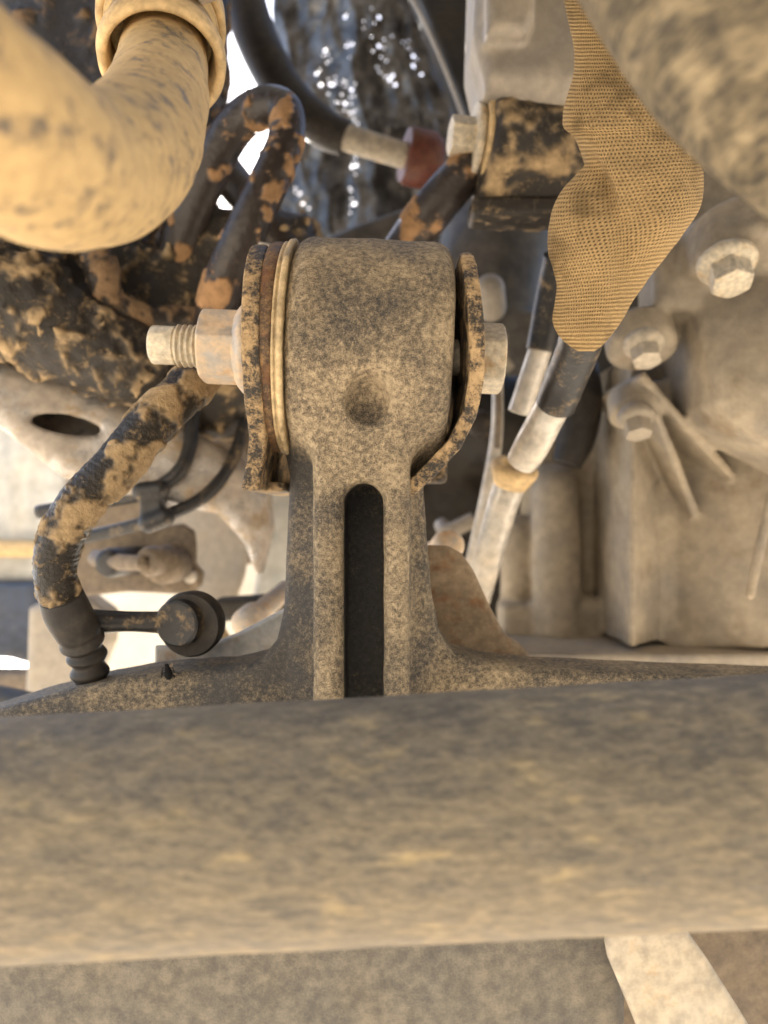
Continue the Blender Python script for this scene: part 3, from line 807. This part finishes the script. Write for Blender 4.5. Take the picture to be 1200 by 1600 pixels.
# crumpled foil heat shield
def foil():
    nx, nz = 190, 250
    px = np.linspace(425, 830, nx); py = np.linspace(-140, 440, nz)
    A, B = np.meshgrid(px, py, indexing='ij')
    d = .60 + .05 * ((A - 600) / 200) ** 2 - .04 * (B / 500)
    x = (A - 600) * d / 1200; z = (800 - B) * d / 1200
    f1 = np.abs(fbm(x * 26 + z * 6, z * 9, 0 * x, 3, 91) - .5)
    f2 = np.abs(fbm(x * 70, z * 34, 0 * x + 3, 2, 95) - .5)
    d2 = d + .040 * f1 + .007 * f2
    V = np.stack([x, d2, z], -1).reshape(-1, 3)
    # pinholes put into the foil so that sky shows through as its glints
    keep = np.ones((nx - 1, nz - 1), bool)
    def hole(hx, hy, r):
        a = int((hx - 425) / 405 * (nx - 1)); b = int((hy + 140) / 580 * (nz - 1))
        for i in range(a, a + r):
            for j in range(b, b + r):
                if 2 < i < nx - 4 and 2 < j < nz - 4: keep[i, j] = False
    for (x0, y0, x1, y1, n_, sp) in ((505, 70, 560, 205, 26, 14), (552, 185, 548, 335, 18, 5), (575, 20, 605, 120, 20, 14), (632, 45, 658, 120, 12, 7), (480, 95, 540, 200, 16, 9), (545, 20, 552, 180, 12, 8), (455, 285, 500, 350, 8, 6)):
        for k in range(n_):
            t_ = random.random(); hole(x0 + (x1 - x0) * t_ + random.gauss(0, sp * .6), y0 + (y1 - y0) * t_ + random.gauss(0, sp * .6), random.choice((1, 1, 1, 2)))
    i, j = np.nonzero(keep)
    F = np.stack([i * nz + j, (i + 1) * nz + j, (i + 1) * nz + j + 1, i * nz + j + 1], -1)
    n = len(V); E = {}
    for f in F.tolist():
        for k in range(4): E[(f[k], f[(k + 1) % 4])] = 1
    S = [(b, a, n + a, n + b) for (a, b) in E if (b, a) not in E]
    G = [tuple(n + k for k in f[::-1]) for f in F.tolist()]
    return M(np.vstack([V, V + np.array([0, .0008, 0])]), [tuple(f) for f in F.tolist()] + G + S)
solo('foil_heat_shield', foil(), m_foil, 'crumpled dark silver foil heat shield at the back of the engine bay', 'heat shield')
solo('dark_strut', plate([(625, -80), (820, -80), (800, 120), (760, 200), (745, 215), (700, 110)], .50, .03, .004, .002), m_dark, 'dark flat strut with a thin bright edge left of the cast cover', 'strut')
solo('strut_wire', tube([P(620, -40, .49), P(650, 10, .49), P(690, 95, .488), P(725, 185, .485)], .0011, 12, 60), m_sheet, 'thin bright wire along the dark strut', 'wire')
solo('pale_tray_edge', plate([(500, 372), (560, 345), (640, 318), (665, 330), (655, 400), (505, 420)], .46, .02, .006, .002), m_grey, 'grey tray edge just above the bushing eye', 'tray')
solo('muddy_branch_hose', tube([P(610, 420, .37), P(650, 362, .36), P(690, 310, .35), P(735, 262, .345), P(770, 235, .345)], [.0095, .0098, .0098, .0092, .0085], 48, 140, mudhose_fn(100, 87, .0008, 0, 1, .57, .64)), m_hook,
     'dark mud-spotted hose rising from behind the eye to the washered bolt', 'hose')
# upper bush with washered bolt
ub = thing('upper_bush', 'mud-stained cylindrical bush left of the knitted sleeve', 'bush', tuple(P(830, 340, .33)))
UX = Vector((1, .12, -.06)).normalized()
def ubf(X, Y, Z):
    c = P(835, 240, .345)
    d = s_cyl(X, Y, Z, tuple(c), UX, .0262, .024, .004)
    d = smin(d, s_box(X, Y, Z, tuple(P(815, 300, .345)), (.020, .012, .014), .004), .006)
    return d
part('barrel', mudmesh(ubf, (Xp(740, .345), .30, Zp(370, .345)), (Xp(940, .345), .39, Zp(130, .345)), .0012, 130, 101, .001, .50, .72), m_mud, ub)
part('lower_lug', nets(lambda X, Y, Z: s_box(X, Y, Z, tuple(P(805, 333, .34)), (.020, .010, .0040), .002), (.03, .30, Zp(360, .34)), (.10, .37, Zp(310, .34)), .0009), m_mud, ub)
wb_ = thing('washered_bolt', 'pale bolt with stacked round washers on the end of the mud-stained bush', 'bolt', tuple(P(740, 218, .335)))
part('bolt_head', hexhead(.0150, .011, tuple(P(741, 216, .338)), -UX, .3, .0005), m_bolt, wb_)
part('washer', lathe([(0, .010), (0, .0148), (.0008, .0152), (.0026, .0152), (.0032, .0145), (.0032, .01)], tuple(P(738, 218, .338)), UX, 48), m_bolt, wb_, sharp=50)
part('washer', lathe([(.0036, .010), (.0036, .0182), (.0044, .0188), (.0070, .0188), (.0078, .0180), (.0078, .01)], tuple(P(738, 218, .338)), UX, 48), m_cuff, wb_, sharp=50)
# cast cover at the top
def cov_f(X, Y, Z):
    d2 = s_poly(X, Z, pxpoly([(748, -160), (742, 40), (752, 85), (762, 122), (800, 145), (880, 195), (960, 200), (960, -160)], .31))
    d = extr(d2, Y - .35 * (Z - Zp(60, .31)) * 0, .312, .36, .007)
    up = s_poly(X, Z, pxpoly([(757, -160), (757, 66), (818, 66), (832, 40), (836, -160)], .31))
    up = extr(up, Y, .302, .34, .004)
    d = smin(d, up, .003)
    cut = (Y * -.75 + -(Z - Zp(150, .31)) * .66) + .305 * .75 - .004
    d = smax(d, -(Y - .3125) * .62 - (Z - Zp(118, .31)) * .78, .004)
    return d
solo('cast_cover', nets(cov_f, (Xp(720, .31), .295, Zp(215, .31)), (Xp(970, .31), .37, Zp(-120, .31)), .0012), m_alu2, 'grey metal cover with a slanting lower corner behind the knitted sleeve', 'cover')

# ------------------------------------------------------------------ knitted sleeve and thick near sleeve
m_knit = knit_material('dusty_knit', 96, .0013, (.50, .345, .165), (.06, .045, .03), .0005, .9)
m_knit2 = grime('dusty_woven_wrap', (.075, .063, .046), (.31, .245, .15), .50, 420, 900, .6, .12, (.8, .98), bump=.7, bumpd=.0012, stretch=((1, .45, 2.4), (0, -.75, 0)), var=.28, mid=110)
def sleeve():
    rows = [(-60, 868, 950), (0, 880, 975), (40, 890, 995), (80, 897, 1015), (120, 894, 1035), (150, 885, 1050), (180, 872, 1066), (198, 866, 1074), (212, 886, 1080), (240, 887, 1090), (268, 877, 1098), (300, 866, 1100),
            (340, 858, 1094), (380, 856, 1068), (410, 862, 1042), (440, 868, 1016), (470, 867, 996), (500, 866, 975), (525, 876, 955), (540, 890, 940), (549, 903, 928)]
    rows = catmull(rows, 220)
    seg = 200; th = np.linspace(0, 2 * math.pi, seg, endpoint=False)
    n = len(rows); V = np.zeros((n, seg, 3)); UV = np.zeros((n, seg, 2))
    arc = 0
    for i, (py, a, b) in enumerate(rows):
        d = .218 + .012 * np.clip((400 - py) / 400, -1, 1)
        # a loose bag of cloth: flattened oval, tilted so that it runs down to the left
        sh = 0.0
        cx, hw = (a + b) / 2, (b - a) / 2
        x = cx + hw * np.cos(th)
        dep = .55 * hw * d / 1200 * np.sin(th)
        y = d + .012 + dep
        z = py + 0.0 * th + .22 * hw * np.cos(th) * np.clip((py - 150) / 200, 0, 1) * -0.6 * np.clip((545 - py) / 150, 0, 1)
        xm = (x - 600) * y / 1200; zm = (800 - z) * y / 1200
        V[i, :, 0] = xm; V[i, :, 1] = y; V[i, :, 2] = zm
    c = V.mean(1); arc = np.concatenate([[0], np.cumsum(np.linalg.norm(np.diff(c, axis=0), axis=1))])
    # folds: push along the oval's own outward direction
    out = V - c[:, None]; out /= np.linalg.norm(out, axis=2)[..., None] + 1e-9
    X, Y, Z = V[..., 0], V[..., 1], V[..., 2]
    w_ = fbm(X * 55 + Z * 30, Y * 40, Z * 55 - X * 20, 3, 111) - .5
    w2_ = fbm(X * 75 + Z * 45, Y * 20, Z * 40 - X * 60, 3, 117) - .5
    fold = np.exp(-(((X - Xp(925, .215)) * .9 + (Z - Zp(240, .215)) * .35) / .005) ** 2) * np.exp(-((Z - Zp(240, .215)) / .022) ** 2)
    V = V + out * (w_ * .0018 + w2_ * .006 * np.sin(th)[None] ** 2 - fold * .0065)[..., None]
    UV[..., 0] = (th / (2 * math.pi))[None]; UV[..., 1] = arc[:, None]
    i, j = np.meshgrid(np.arange(n - 1), np.arange(seg), indexing='ij'); j2 = (j + 1) % seg
    F = np.stack([i * seg + j, (i + 1) * seg + j, (i + 1) * seg + j2, i * seg + j2], -1).reshape(-1, 4).tolist()
    F = [tuple(f) for f in F] + [tuple(range(seg)), tuple(range(n * seg - 1, (n - 1) * seg - 1, -1))]
    return M(V.reshape(-1, 3), F, UV.reshape(-1, 2))
solo('knitted_sleeve', sleeve(), m_knit, 'loose knitted fabric sleeve full of orange dust with pipes leaving its end', 'sleeve')
def wrap_fn(a, th, P0):
    n = fbm(P0[..., 0] * 70, P0[..., 1] * 70, P0[..., 2] * 70, 3, 121)
    return (n - .5) * .0012, None
solo('wrapped_hose', tube([P(945, -540, .128), P(1090, -255, .126), P(1232, -38, .124), P(1340, 68, .124), P(1470, 150, .125), P(1720, 230, .128)], [.0268, .0268, .0268, .0268, .0268, .0268], 128, 200, wrap_fn), m_knit2,
     'thick hose wrapped in coarse dusty woven cloth in front of the knitted sleeve', 'hose')

# ------------------------------------------------------------------ pipes below the sleeve
dp = thing('sleeved_pipe', 'pale metal pipe in a black rubber jacket leaving the knitted sleeve', 'pipe', tuple(P(850, 700, .31)))
part('jacket', tube([P(925, 470, .255), P(905, 540, .275), P(885, 590, .290), P(868, 632, .300)], [.0078, .0078, .0078, .0078], 32, 60, mudhose_fn(150, 131, .0004, 0, 1, .62, .7)), m_black, dp)
part('pipe', tube([P(876, 610, .294), P(850, 660, .308), P(830, 698, .316), P(815, 722, .322)], [.0066, .0070, .0072, .0064], 32, 50), m_pipe, dp)
ep = thing('slim_pipe', 'slimmer pale pipe with black jacket beside the larger sleeved pipe', 'pipe', tuple(P(820, 650, .35)))
part('jacket', tube([P(875, 400, .33), P(862, 460, .34), P(845, 548, .345)], [.0070, .0070, .0066], 32, 50), m_black, ep)
part('pipe', tube([P(848, 535, .345), P(830, 590, .35), P(812, 645, .355)], [.0052, .0054, .0054], 32, 40), m_pipe, ep)
fp2 = thing('flared_pipe', 'long bright pipe with a flared collar running down behind the brown gusset', 'pipe', tuple(P(740, 950, .40)))
part('pipe', tube([P(800, 748, .365), P(785, 790, .37), P(765, 860, .38), P(740, 950, .39), P(715, 1040, .40)], [.0078, .0074, .0072, .0072, .0072], 36, 80), m_pipe, fp2)
part('collar', ring([(0, .0062), (-.001, .0098), (.0006, .0112), (.0032, .0110), (.006, .0098), (.010, .0080), (.010, .0062)], tuple(P(806, 728, .36)), (P(785, 790, .37) - P(808, 720, .36)).normalized(), 48), m_cuff, fp2)
solo('thin_bright_pipe', tube([P(778, 590, .40), P(776, 680, .40), P(762, 770, .40), P(738, 880, .41), P(715, 980, .42)], [.0028, .0032, .0038, .0040, .0040], 24, 80), m_pipe, 'thin bright pipe running alongside the flared pipe', 'pipe')
solo('thin_brown_rod', tube([P(775, 560, .38), P(779, 640, .38), P(776, 700, .385)], .0016, 16, 30), m_brown, 'thin brown rod above the thin bright pipe', 'rod')

# ------------------------------------------------------------------ engine block on the right
eb = thing('engine_block', 'large dusty cast aluminium engine casing with ribs and bosses', 'engine', tuple(P(1050, 1040, .42)))
def block_f(X, Y, Z):
    zb = Zp(1004, .40)
    wall = s_box(X, Y, Z, (Xp(1120, .44), .482, (Zp(660, .44) + zb) / 2), (Xp(1400, .44) - Xp(1120, .44), .03, (Zp(660, .44) - zb) / 2), .006)
    # standing half-round columns
    c1 = s_caps(X, Y, Z, (Xp(872, .435), .443, Zp(760, .435)), (Xp(878, .435), .443, zb), .0135, .0150)
    c0 = s_caps(X, Y, Z, (Xp(812, .455), .46, Zp(830, .455)), (Xp(812, .455), .46, Zp(935, .455)), .0105)
    foot = s_box(X, Y, Z, (Xp(815, .45), .452, Zp(975, .45)), (.013, .012, .0125), .004)
    nub = s_caps(X, Y, Z, (Xp(925, .435), .440, Zp(955, .435)), (Xp(928, .435), .442, zb), .0085)
    d = smin(wall, c1, .008); d = smin(d, c0, .004); d = smin(d, foot, .004); d = smin(d, nub, .006)
    # proud right hand wall with a sharp vertical edge at its left
    rw = s_poly(X, Y, [(Xp(984, .385), .386), (Xp(988, .385), .383), (Xp(1000, .39), .390), (Xp(1040, .40), .406), (Xp(1065, .40), .406), (Xp(1140, .39), .392), (Xp(1230, .385), .380), (Xp(1500, .38), .375), (Xp(1500, .38), .48), (Xp(985, .385), .48)])
    zt = Zp(560, .40)
    rw = np.maximum(rw, np.maximum(Z - zt, zb - Z))
    d = smin(d, rw, .004)
    # slightly swelling foot
    d = smin(d, s_caps(X, Y, Z, P(1060, 1002, .405), P(1500, 985, .384), .003), .012)
    # big nearer lump
    lump = s_poly(X, Z, pxpoly([(1066, 420), (1068, 520), (1082, 640), (1098, 668), (1150, 700), (1235, 742), (1500, 780), (1500, 420)], .357))
    lump = extr(lump, Y - .30 * np.maximum(Z - Zp(610, .335), 0) - .15 * np.maximum(Zp(610, .335) - Z, 0) - .55 * np.maximum(Xp(1165, .35) - X, 0), .312, .375, .007)
    d = smin(d, lump, .0015)
    up = s_box(X, Y, Z, (Xp(1250, .42), .425, Zp(345, .42)), (Xp(1250, .42) - Xp(1060, .42), .02, Zp(250, .42) - Zp(345, .42)), .006)
    d = smin(d, up, .004)
    # upper flange: arcs round the big bolt
    fl = s_cyl(X, Y, Z, tuple(P(1190, 440, .355)), (0, -.45, -.9), .046, .014, .005)
    fl2 = s_cyl(X, Y, Z, tuple(P(1160, 395, .335)), (0, -.45, -.9), .0245, .012, .005)
    arm_ = s_box(X, Y, Z, tuple(P(1075, 440, .352)), (.020, .014, .016), .006)
    d = smin(d, fl, .003); d = smin(d, fl2, .0025); d = smin(d, arm_, .004)
    fl3 = s_cyl(X, Y, Z, tuple(P(1136, 396, .330)), (0, -.45, -.9), .0155, .007, .003)
    d = smin(d, fl3, .002)
    # two bosses under the bolts, webs between
    b1 = s_cyl(X, Y, Z, tuple(P(1000, 530, .352)), (0, -.45, -.9), .0160, .008, .004)
    b1 = smin(b1, s_box(X, Y, Z, tuple(P(1045, 512, .372)), (.018, .012, .007), .003), .006)
    b2 = s_cyl(X, Y, Z, tuple(P(992, 635, .372)), (0, -.45, -.9), .0130, .007, .003)
    b2 = smin(b2, s_box(X, Y, Z, tuple(P(1020, 618, .392)), (.012, .012, .006), .003), .005)
    d = smin(d, b1, .0018); d = smin(d, b2, .0018)
    # slanting ribs
    r1 = s_caps(X, Y, Z, P(1000, 578, .352), P(1146, 742, .372), .0022)
    r2 = s_caps(X, Y, Z, P(1020, 640, .372), P(1082, 785, .386), .0022)
    r3 = s_caps(X, Y, Z, P(1205, 770, .365), P(1172, 930, .368), .0022)
    d = smin(d, r3, .006)
    # the ribs are webs running back to the wall
    for a, b, ra in ((P(1004, 584, .350), P(1150, 748, .386), .0021), (P(1026, 642, .362), P(1090, 806, .396), .0021)):
        ex, ez = b.x - a.x, b.z - a.z; Ln = math.hypot(ex, ez)
        nx, nz = -ez / Ln, ex / Ln
        off = np.abs((X - a.x) * nx + (Z - a.z) * nz) - ra
        t = ((X - a.x) * ex + (Z - a.z) * ez) / Ln ** 2
        yf = a.y + (b.y - a.y) * t
        web = np.maximum(np.maximum(off, np.maximum(-t, t - 1) * Ln), np.maximum(yf - Y, Y - .45))
        d = smin(d, web, .0015)
    return d + .0012 * (fbm(X * 45, Y * 45, Z * 45, 2, 141) - .5) + .0003 * (fbm(X * 300, Y * 300, Z * 300, 2, 142) - .5)
part('casting', nets(block_f, (Xp(770, .46), .30, Zp(1020, .42)), (Xp(1330, .46), .50, Zp(255, .42)), .0015), m_alu, eb)
part('sump_rail', nets(lambda X, Y, Z: s_box(X, Y, Z, (Xp(1100, .39), .420, Zp(1034, .385)), (Xp(1420, .39) - Xp(1100, .39), .040, .0048), .0022) + .0006 * (fbm(X * 60, Y * 60, Z * 60, 2, 171) - .5), (Xp(750, .39), .37, Zp(1065, .385)), (Xp(1440, .39), .47, Zp(1005, .385)), .0012), m_alu2, eb)
def bolt_on(px, py, d, af, h, label, spin=.2, mt=None):
    ax = Vector((0, -.45, -.9)).normalized()
    b = thing('hex_flange_bolt', label, 'bolt', tuple(P(px, py, d)), 'flange bolts on the engine casing')
    o = P(px, py, d)
    part('flange', lathe([(-.006, af * .5), (-.002, af * .78), (0, af * .80), (.0012, af * .78), (.003, af * .60), (.003, af * .3)], tuple(o), ax, 48), mt or m_bolt, b, sharp=50)
    part('head', hexhead(af, h, tuple(o + ax * .001), ax, spin, af / 36), mt or m_bolt, b)
bolt_on(1136, 412, .3155, .0150, .0105, 'large pale hex bolt in the round upper flange of the engine casing')
bolt_on(1006, 538, .341, .0115, .0085, 'tan hex bolt under the upper slanting rib of the engine casing', .5, m_strip)
bolt_on(994, 652, .362, .0110, .0090, 'dull hex bolt on the lower boss of the engine casing', .1, m_alu2)
sb = 'small pale sump bolts below the engine casing rail'
for k, px in enumerate((900, 955, 1110)):
    solo('sump_bolt', hexhead(.009, .005, tuple(P(px, 1048, .40)), (0, -.3, -1), .2 * k, .0005), m_sheet, 'small pale bolt under the sump rail of the engine casing', 'bolt', 'sump bolts')
solo('sump_pan', plate([(700, 1052), (1400, 1040), (1400, 1130), (700, 1130)], .46, .05, .004, .0025), m_gus, 'grey sump pan under the engine casing, mostly hidden by the cross tube', 'pan')

# ------------------------------------------------------------------ dark things behind the bushing, right
solo('starter_housing', nets(lambda X, Y, Z: smin(s_cyl(X, Y, Z, tuple(P(770, 420, .49)), (.15, .1, 1), .036, .045, .01), s_box(X, Y, Z, tuple(P(785, 540, .47)), (.020, .02, .016), .004), .006), (Xp(660, .49), .42, Zp(640, .49)), (Xp(920, .49), .55, Zp(280, .49)), .002),
     m_grey, 'grey rounded housing behind the right clevis ear', 'housing')
solo('pale_lug', nets(lambda X, Y, Z: s_caps(X, Y, Z, P(765, 452, .435), P(768, 480, .44), .0085) + .001 * (fbm(X * 90, Y * 90, Z * 90, 2, 7) - .5), (Xp(720, .44), .42, Zp(520, .44)), (Xp(820, .44), .46, Zp(410, .44)), .0008), m_alu2,
     'pale rounded lug on the grey housing above the bolt head', 'lug')
solo('tan_block', plate([(742, 470), (795, 478), (806, 520), (806, 572), (745, 575)], .45, .03, .004, .0014), m_alu2, 'tan block behind the bolt head on the grey housing', 'block')
solo('small_plug', lathe([(0, .003), (0, .0075), (.003, .008), (.02, .008)], tuple(P(755, 665, .44)), (0, 1, .2), 32), m_muddark, 'small dark plug in the shade below the bolt head', 'plug')
solo('black_elbow', tube([P(895, 560, .42), P(905, 620, .42), P(900, 680, .42), P(885, 725, .42)], [.012, .0125, .011, .008], 32, 60), m_blackhose, 'black elbow hidden between the sleeved pipe and the engine casing', 'elbow')
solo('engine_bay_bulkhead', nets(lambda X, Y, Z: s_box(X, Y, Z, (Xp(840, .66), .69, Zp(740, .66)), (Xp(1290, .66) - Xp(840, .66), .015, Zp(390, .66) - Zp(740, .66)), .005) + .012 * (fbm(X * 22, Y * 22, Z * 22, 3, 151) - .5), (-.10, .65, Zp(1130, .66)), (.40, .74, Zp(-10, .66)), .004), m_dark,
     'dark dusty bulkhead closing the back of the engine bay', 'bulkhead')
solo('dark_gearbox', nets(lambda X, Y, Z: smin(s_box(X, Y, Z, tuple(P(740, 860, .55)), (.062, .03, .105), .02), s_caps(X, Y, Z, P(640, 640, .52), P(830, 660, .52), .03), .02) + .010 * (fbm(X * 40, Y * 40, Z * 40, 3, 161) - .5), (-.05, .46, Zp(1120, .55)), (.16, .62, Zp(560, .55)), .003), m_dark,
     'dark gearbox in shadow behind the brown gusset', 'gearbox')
solo('grey_pipe_stub', tube([P(690, 820, .45), P(700, 830, .44), P(740, 812, .44)], .0045, 20, 30), m_alu2, 'grey pipe stub beside the flared pipe', 'pipe')

# ------------------------------------------------------------------ fly
fy = thing('fly', 'tiny black fly sitting on the left foot of the mount arm', 'fly', tuple(P(262, 1060, .2555)))
fc = P(262, 1051, .2545)
def fly_f(X, Y, Z):
    d = s_ell(X, Y, Z, (fc.x + .0002, fc.y, fc.z - .0004), (.0013, .0012, .0020))
    d = smin(d, s_ell(X, Y, Z, (fc.x - .0001, fc.y, fc.z + .0013), (.0009, .0009, .0009)), .0004)
    return smin(d, s_ell(X, Y, Z, (fc.x - .0003, fc.y, fc.z + .0024), (.0008, .0006, .0006)), .0003)
part('body', nets(fly_f, tuple(fc - Vector((.003, .003, .004))), tuple(fc + Vector((.003, .003, .004))), .00018), m_fly, fy)
for s, a in ((1, .9), (1, -.25)):
    e = fc + Vector((.0030 * s if a < 0 else .0018, .0002, .0034 if a > 0 else -.0006))
    wv = [fc + Vector((.0003, -.0002, .0008)), fc + (e - fc) * .7 + Vector((.0004, 0, -.0006)), e, fc + (e - fc) * .6 + Vector((-.0005, 0, .0005))]
    V = [tuple(p) for p in wv] + [tuple(p + Vector((0, .0001, 0))) for p in wv]
    part('wing', M(V, [(0, 1, 2, 3), (7, 6, 5, 4), (0, 4, 5, 1), (1, 5, 6, 2), (2, 6, 7, 3), (3, 7, 4, 0)]), m_brown, fy, smooth=False)
for s in (-1, 1):
    for k in (-1, 0, 1):
        part('leg', tube([fc + Vector((0, 0, .0006 + k * .0005)), fc + Vector((s * .0016, 0, .0007 + k * .0009)), fc + Vector((s * .0022, .0006, -.0012 + k * .0006))], .00013, 6, 8), m_fly, fy)

for o in SC.objects:
    if '_loc' in o: del o['_loc']
